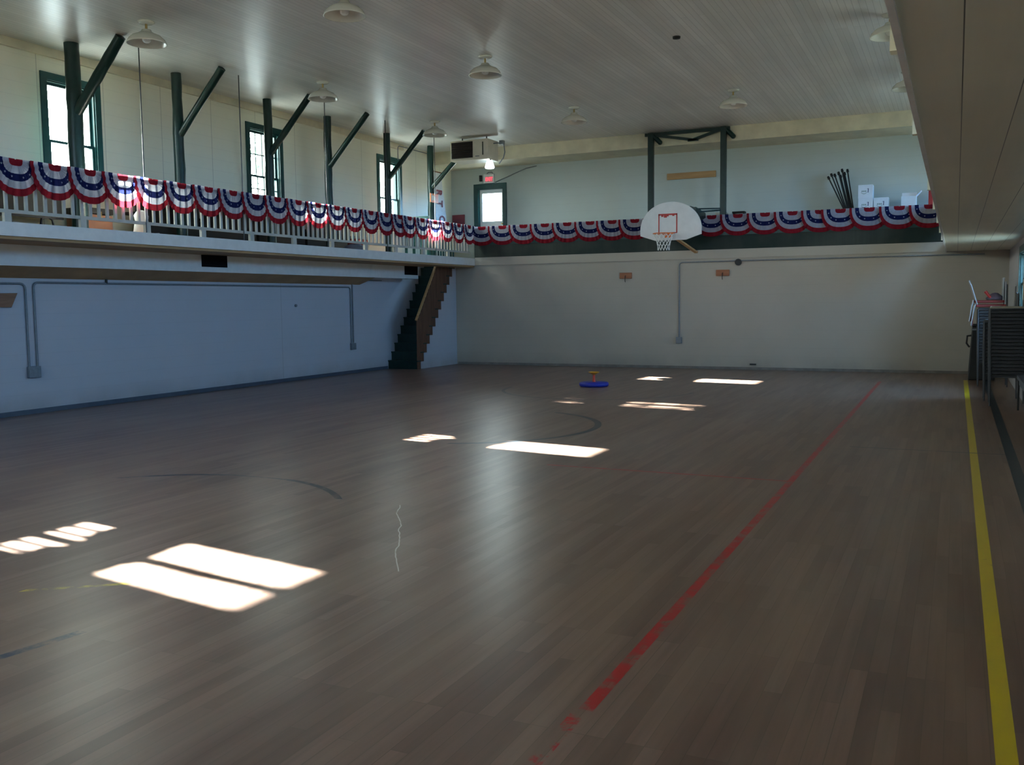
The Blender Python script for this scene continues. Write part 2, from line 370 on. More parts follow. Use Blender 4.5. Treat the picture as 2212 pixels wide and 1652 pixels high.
for i,(a,b,c,d) in enumerate(LR):
    window(n,1,(a+b)/2,(b-a)/2,c,d,False,'window low in the right wall, %s of two, the first added for light'%ORD[i]); n+=1
for i,(a,b,c,d) in enumerate(BH):
    e=sempty('window_%d'%n,(a,YB,c),'unseen window added for light behind the camera, number %s'%ORD[i]); n+=1; og=(a,YB,c); t=.1
    m=MB(); m.box(a-t,a,YB,YB+.025,c-t,d+t); m.box(b,b+t,YB,YB+.025,c-t,d+t); m.box(a,b,YB,YB+.025,d,d+t); m.box(a,b,YB,YB+.04,c-t,c)
    m.box((a+b)/2-.02,(a+b)/2+.02,YB-.1,YB-.06,c,d); m.box(a,(a+b)/2-.02,YB-.1,YB-.06,(c+d)/2-.02,(c+d)/2+.02); m.box((a+b)/2+.02,b,YB-.1,YB-.06,(c+d)/2-.02,(c+d)/2+.02)
    f_=m.build('window_frame',M['teal'],e,og); MB().box(a,b,YB-.082,YB-.078,c,d).build('pane',M['glass'],f_,og)
window(n,1,(WF[0]+WF[1])/2,.275,WF[2],WF[3],False,'window in the right wall at the end of the far gallery'); n+=1
# door on the far gallery
e=sempty('door_1',(DX0,YU,ZF),'white gallery door with a large bright pane in a dark green frame'); og=(DX0,YU,ZF)
m=MB(); t=.13
m.box(DX0-t,DX0,YU-.03,YU,ZF,DZ1+t); m.box(DX1,DX1+t*.8,YU-.03,YU,ZF,DZ1+t); m.box(DX0,DX1,YU-.03,YU,DZ1,DZ1+t)
m.box(DX0,DX0+.02,YU,YU+WT,ZF,DZ1); m.box(DX1-.02,DX1,YU,YU+WT,ZF,DZ1); m.box(DX0+.02,DX1-.02,YU,YU+WT,DZ1-.02,DZ1)
m.build('door_frame',M['teal'],e,og)
a,b=DX0+.02,DX1-.02; ga,gb,gz0,gz1=a+.07,b-.05,3.76,4.50; y0,y1=YU+.05,YU+.095
m=MB(); m.box(a,ga,y0,y1,ZF,DZ1-.02); m.box(gb,b,y0,y1,ZF,DZ1-.02); m.box(ga,gb,y0,y1,ZF,gz0); m.box(ga,gb,y0,y1,gz1,DZ1-.02)
dl=m.build('door_leaf',M['white'],e,og)
MB().box(ga-.01,gb+.01,y0+.02,y0+.026,gz0-.01,gz1+.01).build('pane',M['glass'],dl,og)
MB().cyl((b-.03,y0,3.68),(b-.03,y0-.05,3.68),.022).build('door_knob',M['brass'],dl,og)

# ------------------------------------------------------------------ gallery posts with knee braces
PY=[10.25,12.33,14.66,16.56,18.84,20.84]; PR=[.112,.088,.086,.082,.082,.085]
def post(y,r,label,group,zt=ZC,brace=True):
    e=thing('gallery_post',label,'post',(-12.0,y,ZF),0,group); og=(-12.0,y,ZF)
    rnd=random.Random(int(y*100)); pts=[];rs=[]
    for k in range(15):
        z=ZF+(zt-ZF)*k/14; pts.append((-12+rnd.uniform(-.006,.006),y+rnd.uniform(-.006,.006),z)); rs.append(r*(1.06-.12*k/14)*rnd.uniform(.96,1.04))
    MB().tube(pts,rs,16).build('log_post',M['green'],e,og)
    if brace:
        p0=Vector((-11.97,y,4.47)); p1=Vector((-11.0,y,ZC-.03)) if brace is True else Vector(brace)
        ps=[p0+(p1-p0)*k/8 for k in range(9)]
        MB().tube(ps,[r*.70*rnd.uniform(.95,1.05) for _ in ps],14).build('knee_brace',M['green'],e,og)
for i,(y,r) in enumerate(zip(PY,PR)):
    if i==5: post(y,r,'dark green log post nearest the far corner, carrying a small orange sign','log posts of the left gallery',ZC,(-11.0,y,5.36))
    else: post(y,r,'dark green braced log post, %s in view along left gallery%s'%(ORD[i],[', before nearest window','',', before middle window','',', before farthest window'][i]),'log posts of the left gallery')
for y,lab in((5.47,'dark green log post just outside the left edge of the photo, farther from view'),(8.0,'dark green log post just outside the left edge of the photo')): post(y,.085 if y>6 else .06,lab,'log posts of the left gallery')
# orange sign on the last post
e=thing('post_sign','small orange sign with a white ball picture on the farthest log post','sign',(-11.89,PY[5],4.2)); og=(-11.89,PY[5],4.2)
MB().box(-11.905,-11.885,PY[5]-.02-.2,PY[5]+.17,4.09,4.31).build('sign_board',M['orange'],e,og,.004)
m=MB(); m.prism([(PY[5]-.1+.07*math.cos(k*PI/10),4.2+.07*math.sin(k*PI/10)) for k in range(20)],0,-11.885,-11.881); m.box(-11.885,-11.881,PY[5]-.2,PY[5]-.16,4.1,4.3)
m.build('white_picture',M['linen'],e,og)

# tie rods between ceiling and gallery edge
for i,y in enumerate((8.55,10.75,12.93,15.35,17.5,19.6)):
    if i==0: continue
    o=MB().cyl((-11.181,y,ZF),(-11.181,y,ZC),.009,n=8).build('tie_rod',M['frame'],None,(-11.181,y,ZF))
    tag(o,'thin steel rod from ceiling to gallery edge, %s from the near end'%ORD[i-1],'rod','tie rods along the left gallery')

# ------------------------------------------------------------------ left balustrade
def rail_section(label):
    L=2.36; e=thing('railing_section',label,'railing',(XBL-.02,0,ZF+.01),0,'white railing sections of the left gallery')
    MB().box(-.03,.03,0,L-.004,.77,.82).build('top_rail',M['rail'],e)
    MB().box(-.02,.02,0,L-.004,.12,.165).build('bottom_rail',M['rail'],e)
    for k in range(2): MB().box(-.025,.025,k*1.18,k*1.18+.10,0,.12).build('foot_block',M['rail'],e)
    for k in range(16):
        y=.045+k*.1475; MB().box(-.014,.014,y-.022,y+.022,.165,.77).build('baluster',M['rail'],e)
    return e
sec=None; ys=[11.93+2.36*k for k in range(-4,4)]
for i,y in enumerate(ys):
    lab='white slatted railing section of the left gallery, %s from the near end'%ORD[i]
    if sec is None: sec=rail_section(lab); sec.location.y=y
    else: dup(sec,(XBL-.02,y,ZF+.01),0,lab)

# ------------------------------------------------------------------ bunting
def swag_mesh():
    m=MB(); a,b=.40,.48; NA=56
    rings=[0,.12,.21,.32,.43,.53,.63,.73,.82,.91,1.0]; mat=[0,0,1,1,2,2,1,1,0,0]
    def pt(r,k,dy=0):
        ph=PI*k/NA; c,s=math.cos(ph),math.sin(ph)
        ex=.42+.40*min(1,r*1.6); x=-a*r*(1+.35*(1-r))*math.copysign(abs(c)**ex,c); z=-b*r*(1-.12*(1-r))*abs(s)**ex
        pl=.010*r*math.sin(ph*26); y=pl-.012*math.sin(PI*min(1,r))+.016*(x/a)
        return (x,y+dy,z)
    vs=[];fs=[]
    for r in rings:
        for k in range(NA+1): vs.append(pt(max(r,.02),k))
    w=NA+1
    for i in range(len(rings)-1):
        m2=[(i*w+k,i*w+k+1,(i+1)*w+k+1,(i+1)*w+k) for k in range(NA)]
        if i==0: m.add(vs,m2,mat[i],True); 
        else:
            n0=0
            for f in m2: m.f.append(list(f)); m.m.append(mat[i]); m.sm.append(True)
    # white stars on the navy band
    for q in range(6):
        k=NA*(q+.5)/6; c=Vector(pt(.53,k,-.014)); st=[]
        for j in range(10):
            R=.018 if j%2==0 else .0075; st.append((c.x+R*math.sin(2*PI*j/10),c.y,c.z+R*math.cos(2*PI*j/10)))
        m.add(st+[tuple(c)],[(j,(j+1)%10,10) for j in range(10)],1)
    return m
sw=swag_mesh().build('bunting_swag',[M['red'],M['wht'],M['navy']])
# backing strip (header tape) is part of each swag mesh's neighbour: a thin white header
LS=[8.56-.59*k for k in range(7,0,-1)]+[8.56,9.15,9.73,10.31,10.89,11.48,12.08,12.66,13.23,13.82,14.42,15.02,15.63,16.23,16.83,17.42,17.97,18.38,18.94,19.53,20.12,20.70,21.25]
FS=[-10.94,-10.36,-9.78,-9.2,-8.61,-8.02,-7.46,-6.9,-6.3,-5.68,-5.08,-4.49,-3.89,-3.3,-2.72,-2.3,-1.72,-1.13,-.55]
ALL=[]
for i,y in enumerate(LS):
    vis=y>8; lab=('patriotic bunting swag on the left railing, %s in view from the near end'%ORD[i-7]) if vis else ('patriotic bunting swag on the left railing, %s before the frame edge'%ORD[6-i])
    ALL.append(((XBL+.045,y,3.53),PI/2+.05,lab,'bunting swags on the left railing'))
for i,x in enumerate(FS):
    ALL.append(((x,YF-.06,3.505),.05,'patriotic bunting swag on the far green parapet, %s from its left end'%ORD[i],'bunting swags on the far parapet'))
for i,(loc,rz,lab,grp) in enumerate(ALL):
    o=sw if i==0 else sw.copy()
    if i: C.objects.link(o)
    o.location=loc; o.rotation_euler=(0,0,rz); tag(o,lab,'bunting',grp)

# ------------------------------------------------------------------ ceiling lamps
def lamp():
    e=thing('pendant_lamp','','lamp',(0,0,ZC),0,'white dome lamps on the ceiling')
    MB().lathe([(.0,0),(.11,0),(.115,-.012),(.09,-.03),(.03,-.035),(.0,-.035)]).build('canopy',M['enamel'],e)
    MB().cyl((0,0,-.03),(0,0,-.13),.017,n=10).build('stem',M['brass'],e)
    MB().lathe([(.03,-.105),(.06,-.11),(.075,-.14),(.11,-.16),(.19,-.195),(.24,-.24),(.262,-.285),(.268,-.30),(.258,-.30),(.236,-.245),(.186,-.205),(.10,-.17),(.03,-.15)]).build('lamp_shade',M['enamel'],e)
    MB().lathe([(.0,-.14),(.035,-.15),(.045,-.19),(.06,-.23),(.055,-.265),(.03,-.285),(.0,-.29)],n=16).build('bulb',M['bulb'],e)
    return e
LP=[(-10.2,9.96,'white dome ceiling lamp nearest the left front, by the first gallery post'),(-10.22,14.0,'white dome ceiling lamp in the left row, beside the third gallery post'),(-10.3,18.1,'white dome ceiling lamp in the left row, beside the grey unit heater'),
    (-7.06,10.17,'white dome ceiling lamp cut off by the top edge of the photo'),(-6.9,13.78,'white dome ceiling lamp hanging alone over the bright ceiling streak'),(-7.1,18.17,'white dome ceiling lamp just right of the unit heater'),
    (-3.88,18.1,'white dome ceiling lamp above and right of the basketball frame'),(-.86,18.1,'white dome ceiling lamp half hidden by the right gallery, the farther one'),(-.93,14.4,'white dome ceiling lamp half hidden by the right gallery, the nearer one'),
    (-3.88,10.1,'white dome ceiling lamp overhead in the third row')]
l0=lamp()
for i,(x,y,lab) in enumerate(LP[:9]):
    if i==0: l0.location=(x,y,ZC); l0['label']=lab
    else: dup(l0,(x,y,ZC),0,lab)
tag(MB().lathe([(0,0),(.06,0),(.055,-.03),(0,-.032)],(0,0,0)).build('junction_box',M['black'],None),'dark round junction box on bare ceiling where a lamp is missing','junction box').location=(-3.87,14.1,ZC)
# pull cord under the far left lamp
# ------------------------------------------------------------------ unit heater
og=(-10.45,20.2,ZC); e=thing('unit_heater','beige unit heater with dark louvres hung below the ceiling in the far left corner','heater',og)
m=MB(); m.box(-10.97,-9.97,20.0,20.55,4.93,5.4); m.build('heater_case',M['heater'],e,og,.012)
m=MB(); m.box(-10.93,-10.37,19.985,20.0,4.985,5.36)
for k in range(8): 
    z=5.005+k*.046; m.add([(-10.92,19.955,z),(-10.38,19.955,z),(-10.38,19.985,z+.03),(-10.92,19.985,z+.03)],[(0,1,2,3)],0)
m.build('louvre_grille',M['grille'],e,og)
MB().box(-10.115,-10.095,19.99,20.0,5.03,5.33).build('side_slot',M['black'],e,og)
MB().box(-10.3,-10.2,19.99,20.0,5.0,5.02).build('name_plate',M['metal'],e,og)
for x in(-10.8,-10.15): MB().cyl((x,20.3,5.4),(x,20.3,ZC),.015,n=8).build('hanger',M['black'],e,og)
m=MB(); m.tube([(-9.97,20.3,5.32),(-9.72,20.3,5.32),(-9.70,20.3,5.27),(-9.69,20.32,5.1),(-9.74,20.35,4.98),(-9.88,20.4,4.86)],.014,8); m.box(-9.8,-9.7,20.25,20.35,5.28,5.37); m.build('power_cable',M['metal'],e,og)
# floodlight under the heater
og=(-9.98,20.05,4.93); e=thing('flood_lamp','small lit white flood lamp hanging at the lower corner of the heater','lamp',og)
MB().cyl((-9.96,20.1,4.93),(-9.96,20.1,4.90),.02,n=10).build('lamp_holder',M['black'],e,og)
m=MB(); m.lathe([(.0,0),(.055,0),(.085,-.06),(.115,-.16),(.10,-.19),(0,-.19)],(-9.98,20.1,4.905),20); m.build('lamp_shade',M['lit'],e,og)

def text_mesh(s,size,name,mat,parent,depth=.004,bold=0):
    cu=bpy.data.curves.new('lettering','FONT'); cu.body=s; cu.size=size; cu.extrude=depth; cu.align_x='CENTER'; cu.align_y='CENTER'; cu.offset=bold
    ob=bpy.data.objects.new('lettering_source',cu); C.objects.link(ob)
    dg=bpy.context.evaluated_depsgraph_get(); me=bpy.data.meshes.new_from_object(ob.evaluated_get(dg)); 
    bpy.data.objects.remove(ob); bpy.data.curves.remove(cu)
    me.materials.clear(); me.materials.append(mat); o=bpy.data.objects.new(name,me); C.objects.link(o); o.parent=parent; return o
# exit sign
og=(-11.38,YU,4.78); e=thing('exit_sign','lit red and white exit sign on the wall above the gallery door','sign',og)
MB().box(-11.53,-11.22,YU-.07,YU,4.76,5.0).build('sign_case',M['white'],e,og,.006)
MB().box(-11.475,-11.245,YU-.076,YU-.07,4.785,4.93).build('sign_face',paint('pink_white_face',rgb(.8,.35,.38),.4,.02),e,og)
tx=text_mesh('EXIT',.13,'lettering',M['exitred'],e,.003,.006); tx.rotation_euler=(PI/2,0,0); tx.location=(.02,-.08,.078); tx.scale=(.78,1,1)
m=MB(); m.tube([(-11.45,YU-.03,5.0),(-11.4,YU-.03,5.05),(-11.3,YU-.03,5.05),(-11.26,YU-.03,5.0)],.012,8); m.build('conduit_loop',M['metal'],e,og)
o=MB().box(-11.66,-11.6,YU-.06,YU,4.82,4.98).build('door_closer_box',M['black'],None,(-11.63,YU,4.9)); tag(o,'small dark box on the wall just left of the exit sign','box')
o=MB().tube([(-11.2,YU-.015,4.78),(-10.3,YU-.015,5.08),(-10.0,YU-.015,5.12)],.012,8).build('wall_cable',M['metal'],None,(-11.2,YU,4.78)); tag(o,'thin cable slanting up the far gallery wall from the exit sign','cable')

# hanging banner in the far left corner
og=(XL+.03,22.2,5.02); e=thing('hanging_banner','white vertical banner with maroon letters in the far left gallery corner','banner',og)
m=MB(); m.add([(XL+.03,21.85,5.02),(XL+.03,22.28,5.02),(XL+.05,22.62,3.4),(XL+.05,21.85,3.4)],[(0,1,2,3)]); m.build('banner_cloth',M['banner'],e,og)
MB().cyl((XL+.03,21.8,5.04),(XL+.03,22.3,5.04),.015,n=8).build('top_rod',M['card'],e,og)
for s,dz,dy in(('R',-.52,-.09),('T',-.80,-.06),('O',-1.22,.05)):
    t_=text_mesh(s,.46,'lettering',M['maroon'],e,.002,.01)
    t_.rotation_euler=Matrix(((0,0,1),(0,1,0),(-1,0,0))).to_euler(); t_.location=(.03,dy,dz); t_.scale=(.62,.9,1)
og=(-12.3,YU-.02,3.6); o=MB().box(-12.52,-12.14,YU-.03,YU-.005,3.4,3.97).build('wall_plaque',M['maroon'],None,og,.006); tag(o,'dark maroon board on the far gallery wall beside the banner','sign')

# ------------------------------------------------------------------ basketball hoop
og=(-5.75,YF+.1,ZF); e=thing('basketball_hoop','fan-shaped white basketball backboard with orange rim on a dark green frame','basketball hoop',og)
for x in(-6.56,-4.86): MB().box(x-.065,x+.065,YF+.06,YF+.16,ZF,5.485).build('upright',M['green'],e,og,.006)
m=MB(); m.bar((-6.7,YF+.11,5.445),(-4.72,YF+.11,5.445),.07,.07); m.bar((-6.5,YF+.10,5.43),(-5.56,YF+.10,5.25),.06,.06); m.bar((-4.92,YF+.10,5.43),(-5.56,YF+.10,5.25),.06,.06); m.box(-5.68,-5.44,YF+.07,YF+.13,5.22,5.27)
m.build('top_truss',M['green'],e,og)
for x in(-6.5,-4.8): MB().tube([(x,YF+.11,5.42),(x+.17,YF+.11,5.24),(x+.19,YF+.11,5.22)],[.055,.055,.03],12).build('stub_brace',M['green'],e,og)
bc=-5.765; by=20.56; zb=2.90
poly=[]
W=.695
for k in range(25):
    th=PI*k/24; poly.append((bc+W*math.cos(th),3.16+.60*math.sin(th)))
poly+= [(bc-W,3.03),(bc-.35,zb+.015),(bc+.35,zb+.015),(bc+W,3.03)]
bb=MB().prism(poly,1,by,by+.035).build('backboard',M['board'],e,og,.006)
m=MB(); a=.215; z0,z1=3.07,3.50; y0,y1=by-.004,by
m.box(bc-.06-a,bc-.06+a,y0,y1,z1-.035,z1); m.box(bc-.06-a,bc-.06+a,y0,y1,z0,z0+.02); m.box(bc-.06-a,bc-.06-a+.025,y0,y1,z0,z1); m.box(bc-.06+a-.025,bc-.06+a,y0,y1,z0,z1)
for dx,w,h in((-.15,.05,.03),(-.09,.07,.05),(-.02,.04,.025),(.1,.05,.02)): m.box(bc-.06+dx,bc-.06+dx+w,y0,y1,z1-.035-h,z1-.03)
m.build('target_square',M['redp'],bb,og)
rc=Vector((bc-.06,by-.33,3.045)); m=MB()
m.tube([rc+Vector((.228*math.cos(2*PI*k/32),.228*math.sin(2*PI*k/32),0)) for k in range(33)],.010,8,caps=False)
m.box(rc.x-.07,rc.x+.07,by-.012,by,rc.z-.07,rc.z+.03); m.bar((rc.x-.05,by-.01,rc.z),(rc.x-.05,by-.12,rc.z),.02,.01); m.bar((rc.x+.05,by-.01,rc.z),(rc.x+.05,by-.12,rc.z),.02,.01)
rim=m.build('rim',M['orange'],e,og)
m=MB(); N=12; lv=[(.222,0),(.19,.07),(.165,.14),(.145,.21),(.13,.28),(.128,.36)]
for sgn in(1,-1):
    for k in range(N):
        m.tube([rc+Vector((r*math.cos(2*PI*(k+sgn*j*.5)/N),r*math.sin(2*PI*(k+sgn*j*.5)/N),-d)) for j,(r,d) in enumerate(lv)],.006,5)
m.build('net',M['netc'],rim,og)
m=MB(); 
for x in(-6.5,-4.92): m.bar((x,YF+.06,3.62),(bc+(.42 if x>bc else -.42),by+.04,3.5),.035,.035)
m.bar((-4.9,YF+.08,3.66),(bc-.3,YF-.35,3.66),.03,.03); m.bar((bc+.40,by+.05,3.62),(bc+.40,YF-.1,3.62),.09,.05)
m.prism([(by+.04,3.25),(by+.04,3.62),(YF-.12,3.55),(YF-.12,3.45)],0,bc+.50,bc+.56)
m.build('steel_arms',M['green'],e,og)
MB().bar((bc+.08,by+.05,2.98),(bc+.33,YF-.04,2.68),.08,.04).build('wood_strut',M['ply'],e,og)
# plank on gallery wall
o=MB().box(-6.5,-5.3,YU-.05,YU,4.53,4.68).build('wall_plank',M['ply'],None,(-5.9,YU-.02,4.6),.004); tag(o,'pale wooden plank fixed to the far gallery wall behind the hoop frame','plank')

# ------------------------------------------------------------------ far gallery: tables and things on them
def gallery_table(label,x0,x1,y0,y1,z):
    og=(x0,y0,ZF); e=thing('folding_table',label,'table',og)
    MB().box(x0,x1,y0,y1,z-.03,z).build('tabletop',M['slate'],e,og,.004)
    for x in(x0+.15,x1-.15):
        m=MB(); m.tube([(x,y0+.06,ZF),(x,y0+.06,z-.05),(x,y1-.06,z-.05),(x,y1-.06,ZF)],.014,8); m.build('leg',M['metal'],e,og)
    return e
TZ=3.47
gallery_table('dark folding table behind the far parapet under the white cartons',-2.75,-.62,22.0,22.62,TZ)
gallery_table('dark folding table behind the far parapet right of the hoop',-5.15,-4.25,22.0,22.5,TZ-.02)
def carton(label,x,y,z,open_=False):
    og=(x,y,z); s=.30; h=.29; e=thing('carton',label,'box',og,0,'white cartons on the far gallery')
    m=MB()
    if not open_: m.box(x,x+s,y,y+s,z,z+h)
    else:
        t=.006; m.box(x,x+s,y,y+t,z,z+h); m.box(x,x+s,y+s-t,y+s,z,z+h); m.box(x,x+t,y+t,y+s-t,z,z+h); m.box(x+s-t,x+s,y+t,y+s-t,z,z+h); m.box(x+t,x+s-t,y+t,y+s-t,z,z+t)
    c=m.build('carton_body',M['box'],e,og,.003)
    if open_:
        m=MB(); m.add([(x,y+s,z+h),(x+s,y+s,z+h),(x+s,y+s+.02,z+h+.1),(x,y+s+.02,z+h+.1)],[(0,1,2,3)]); m.add([(x+s,y,z+h),(x+s,y+s,z+h),(x+s+.1,y+s,z+h+.11),(x+s+.1,y,z+h+.11)],[(0,1,2,3)])
        m.build('flap',M['box'],e,og)
    # printed mark: a pale swoosh and a dark stroke
    m=MB(); yy=y-.002
    pts=[(x+.06+.12*k/10,yy,z+.10+.035*(2*k/10-1)**2) for k in range(11)]
    for p,q in zip(pts,pts[1:]): m.add([p,q,(q[0],yy,q[2]-.012),(p[0],yy,p[2]-.012)],[(0,1,2,3)],0)
    for k in range(3): m.add([(x+.07+.035*k,yy,z+.135),(x+.095+.035*k,yy,z+.135),(x+.095+.035*k,yy,z+.17),(x+.07+.035*k,yy,z+.165)],[(0,1,2,3)],0)
    m.add([(x+.195,yy,z+.12),(x+.21,yy,z+.12),(x+.215,yy,z+.21),(x+.20,yy,z+.21)],[(0,1,2,3)],1); m.add([(x+.18,yy,z+.195),(x+.20,yy,z+.205),(x+.20,yy,z+.212),(x+.18,yy,z+.203)],[(0,1,2,3)],1)
    if not open_ : m.build('printed_mark',[M['ink'],M['ink2']],e,og)
    return e
carton('white carton on the far gallery table, lower left of the three stacked',-2.0,22.15,TZ)
carton('white carton on the far gallery table, lower right of the three stacked',-1.685,22.15,TZ)
carton('white carton standing on top of another carton, highest of the three',-2.005,22.15,TZ+.291)
carton('opened white carton with raised flaps at the right end of the far gallery',-1.13,22.15,TZ,True)
rnd=random.Random(3)
tops=[(-2.66,4.28),(-2.6,4.34),(-2.53,4.33),(-2.45,4.37),(-2.41,4.3),(-2.38,4.43),(-2.35,4.33),(-2.33,4.36),(-2.27,4.42)]
for i,(tx_,tz) in enumerate(tops):
    bx_=-2.28+.022*i; p0=Vector((bx_,22.3,TZ+.02)); p1=Vector((tx_,22.42+.01*i,tz-.05*0))
    og=tuple(p0); e=thing('black_stand_pole','thin black pole with knobbed tip, %s from the left in the leaning bunch'%ORD[i],'pole',og,0,'bunch of black poles beside the cartons')
    MB().cyl(p0,p1,.016,.014,8).build('pole_shaft',M['black'],e,og)
    d=(p1-p0).normalized(); MB().cyl(p1-d*.03,p1+d*.035,.03,.024,10).build('pole_cap',M['black'],e,og)
o=MB().box(-2.3,-2.02,21.98,22.12,TZ,TZ+.075).build('folded_paper',M['box'],None,(-2.2,22.05,TZ),.01); tag(o,'pale folded bundle lying in front of the black poles','bundle')
o=MB().bar((-2.1,21.95,TZ+.03),(-1.85,21.98,TZ+.06),.05,.05).build('black_case',M['black'],None,(-2.0,21.97,TZ),.01); tag(o,'short black case lying on table before the lower left carton','case')
o=MB().box(-5.12,-4.88,22.05,22.3,TZ-.02,TZ+.14).build('cream_box',M['heater'],None,(-5.0,22.2,TZ),.005); tag(o,'cream box behind the bunting, left of the right frame upright','box')
e=thing('crate','small brown slatted crate behind the bunting, right of the hoop frame','crate',(-4.6,22.2,TZ-.02)); og=(-4.6,22.2,TZ-.02)
for z in(TZ-.02,TZ+.045,TZ+.11): MB().box(-4.74,-4.46,22.1,22.3,z,z+.035).build('slat',M['darkwood'],e,og)
for x in(-4.72,-4.48): MB().box(x-.015,x+.015,22.11,22.29,TZ-.02,TZ+.145).build('corner_post',M['darkwood'],e,og)
# red high-backed chair at the right end
og=(-.42,22.3,ZF); e=thing('red_chair','red high-backed chair standing at the right end of the far gallery','chair',og)
poly=[(-.62+.4*0,3.25)]; hw=.2; cx_=-.40
poly=[(cx_-hw,3.2),(cx_+hw,3.2)]+[(cx_+hw*math.cos(PI*k/12)*1.0,3.86+.15*math.sin(PI*k/12)) for k in range(13)]
MB().prism(poly,1,22.4,22.45).build('backrest',M['redp'],e,og,.01)
MB().box(cx_-.21,cx_+.21,22.02,22.42,3.14,3.2).build('seat',M['redp'],e,og,.015)
for x in(cx_-.18,cx_+.18):
    for y in(22.06,22.4): MB().cyl((x,y,ZF),(x,y,3.15),.015,n=8).build('leg',M['black'],e,og)

# ------------------------------------------------------------------ right gallery railing caps
for y0,y1,lab in((2.2,7.6,'cream railing board along the right gallery edge, the nearer length'),(10.7,21.4,'cream railing board along the right gallery edge, the longer far length')):
    og=(-.3,y0,ZF); e=thing('gallery_railing',lab,'railing',og)
    MB().box(-.43,-.30,y0,y1,3.44,3.56).build('railing_board',M['cream'],e,og,.004)
    MB().box(-.33,-.235,y0,y1,ZF+.35,3.44).build('railing_panel',M['cream'],e,og)
    for k in range(int((y1-y0)/2.4)+1): yy=min(y0+.05+k*2.4,y1-.1); MB().box(-.30,-.23,yy,yy+.08,ZF,ZF+.36).build('railing_post',M['cream'],e,og)
    if y0>10: MB().box(-.45,-.28,y0-.05,y0,3.42,3.58).build('end_cap',M['black'],e,og)

# ------------------------------------------------------------------ stairs in the far left corner
og=(-12.15,19.55,0); e=thing('staircase','steep dark green stairs with brown slatted side climbing to the gallery','stairs',og)
N=13; rise=ZF/N; run=1.95/N; ys0=19.55; xa,xb=XL+.005,-11.74
for k in range(N):
    y=ys0+k*run; z=rise*(k+1)
    if k<N-1: MB().box(xa,xb+.03,y-.02,y+run,z-.03,z).build('tread',M['green'],e,og)
    MB().box(xa,xb,y,y+.02,rise*k,z-.03 if k<N-1 else z-.005).build('riser',M['green'],e,og)
m=MB(); m.prism([(ys0+.03,0),(YF-.005,0),(YF-.005,ZS-.02),(ys0+.03+1.95*.93,ZS-.02)],0,xb-.03,xb-.002); m.build('side_panel',M['wall_lo'],e,og)
def zs(y): return max(0,(y-ys0)/run*rise)
for k in range(N):
    y0=ys0+k*run; zl=rise*k
    for j in range(2):
        ya=y0+j*run/2+.002; yb=ya+run/2-.006; 
        if ya>21.48: continue
        zt=min(1.18+(ya-ys0)*1.36,ZS-.005 if ya<20.5 else ZS-.005)
        MB().box(xb+.005,xb+.025,ya,yb,max(zl-.03,.0),zt).build('side_board',M['oak'],e,og)
MB().bar((xb+.015,ys0-.02,1.18),(xb+.015,ys0+.97,ZS-.02),.05,.035).build('handrail',M['ply'],e,og)
# guard around the stair opening
og=(-11.75,20.1,ZF); e=thing('stair_guard','dark green slatted guard rail around the stair opening on the gallery','railing',og)
m=MB(); m.box(-12.4,-11.72,20.2,20.25,3.66,3.71); m.box(-11.78,-11.73,20.25,21.55,3.30,3.34); m.build('top_rail',M['teal'],e,og)
for x in(-12.38,-12.16,-11.95,-11.75): MB().box(x-.03,x+.03,20.205,20.245,ZF,3.66).build('slat',M['teal'],e,og)
for k in range(10): y=20.3+k*.13; MB().box(-11.765,-11.745,y,y+.06,ZF,3.30).build('slat',M['teal'],e,og)

# ------------------------------------------------------------------ conduits, boxes and small wall fittings
def conduit(name,label,pts,r=.016,box=None,off=None):
    og=tuple(pts[0]); e=thing(name,label,'conduit',og)
    # rounded elbows
    P=[Vector(p) for p in pts]; Q=[P[0]]
    for a,b,c in zip(P,P[1:],P[2:]):
        u=(a-b).normalized(); v=(c-b).normalized(); R=.09
        for k in range(6):
            t=k/5; Q.append(b+u*R*(1-t)**2+v*R*t**2)
    Q.append(P[-1]); MB().tube(Q,r,8).build('conduit_pipe',M['metal'],e,og)
    if box:
        (bx,by_,bz),d=box; m=MB(); m.cbox((bx,by_,bz),d); b=m.build('outlet_box',M['metal'],e,og,.006)
    return e
x=XL+.02
conduit('wall_conduit','steel conduit on left wall bending toward the near end above outlet',[(x,9.66,.7),(x,9.66,1.95),(x,4.0,1.95)])
conduit('wall_conduit','long steel conduit along left wall ending at outlet by the near end',[(x,18.0,.70),(x,18.0,1.97),(x,9.80,1.97),(x,9.80,.7)],.016,((x+.02,9.72,.63),(.06,.2,.17)))
conduit('wall_conduit','short steel conduit on left wall rising from the outlet near the stairs',[(x,18.08,.7),(x,18.08,2.14),(x,19.3,2.14)],.014,((x+.02,18.03,.62),(.06,.16,.15)))
o=MB().cyl((x+.0,11.15,1.97),(x,11.15,2.06),.02,n=8).build('pipe_clamp',M['black'],None,(x,11.15,2.08)); tag(o,'small dark clamp above the conduit on the left wall','clamp')
yw=YF-.02
conduit('wall_conduit','steel conduit on far wall rising from outlet and bending right under the gallery',[(-5.84,yw,.72),(-5.84,yw,2.46),(.5,yw,2.46)],.014,((-5.84,yw-.02,.66),(.13,.05,.15)))
conduit('wall_conduit','thin conduit running along the top of the left wall beyond the last window',[(XL+.06,20.1,5.1),(XL+.06,20.1,5.44),(XL+.06,YF+.1,5.44)],.012)
def peg(label,x,z):
    og=(x,YF,z); e=thing('hook_board',label,'hook',og,0,'wooden hook boards on the far wall')
    MB().box(x-.15,x+.15,YF-.035,YF,z-.07,z+.07).build('wood_block',M['plank'],e,og,.006)
    MB().tube([(x,YF-.035,z),(x,YF-.07,z-.02),(x,YF-.075,z-.13),(x,YF-.055,z-.15)],.008,8).build('iron_hook',M['black'],e,og)
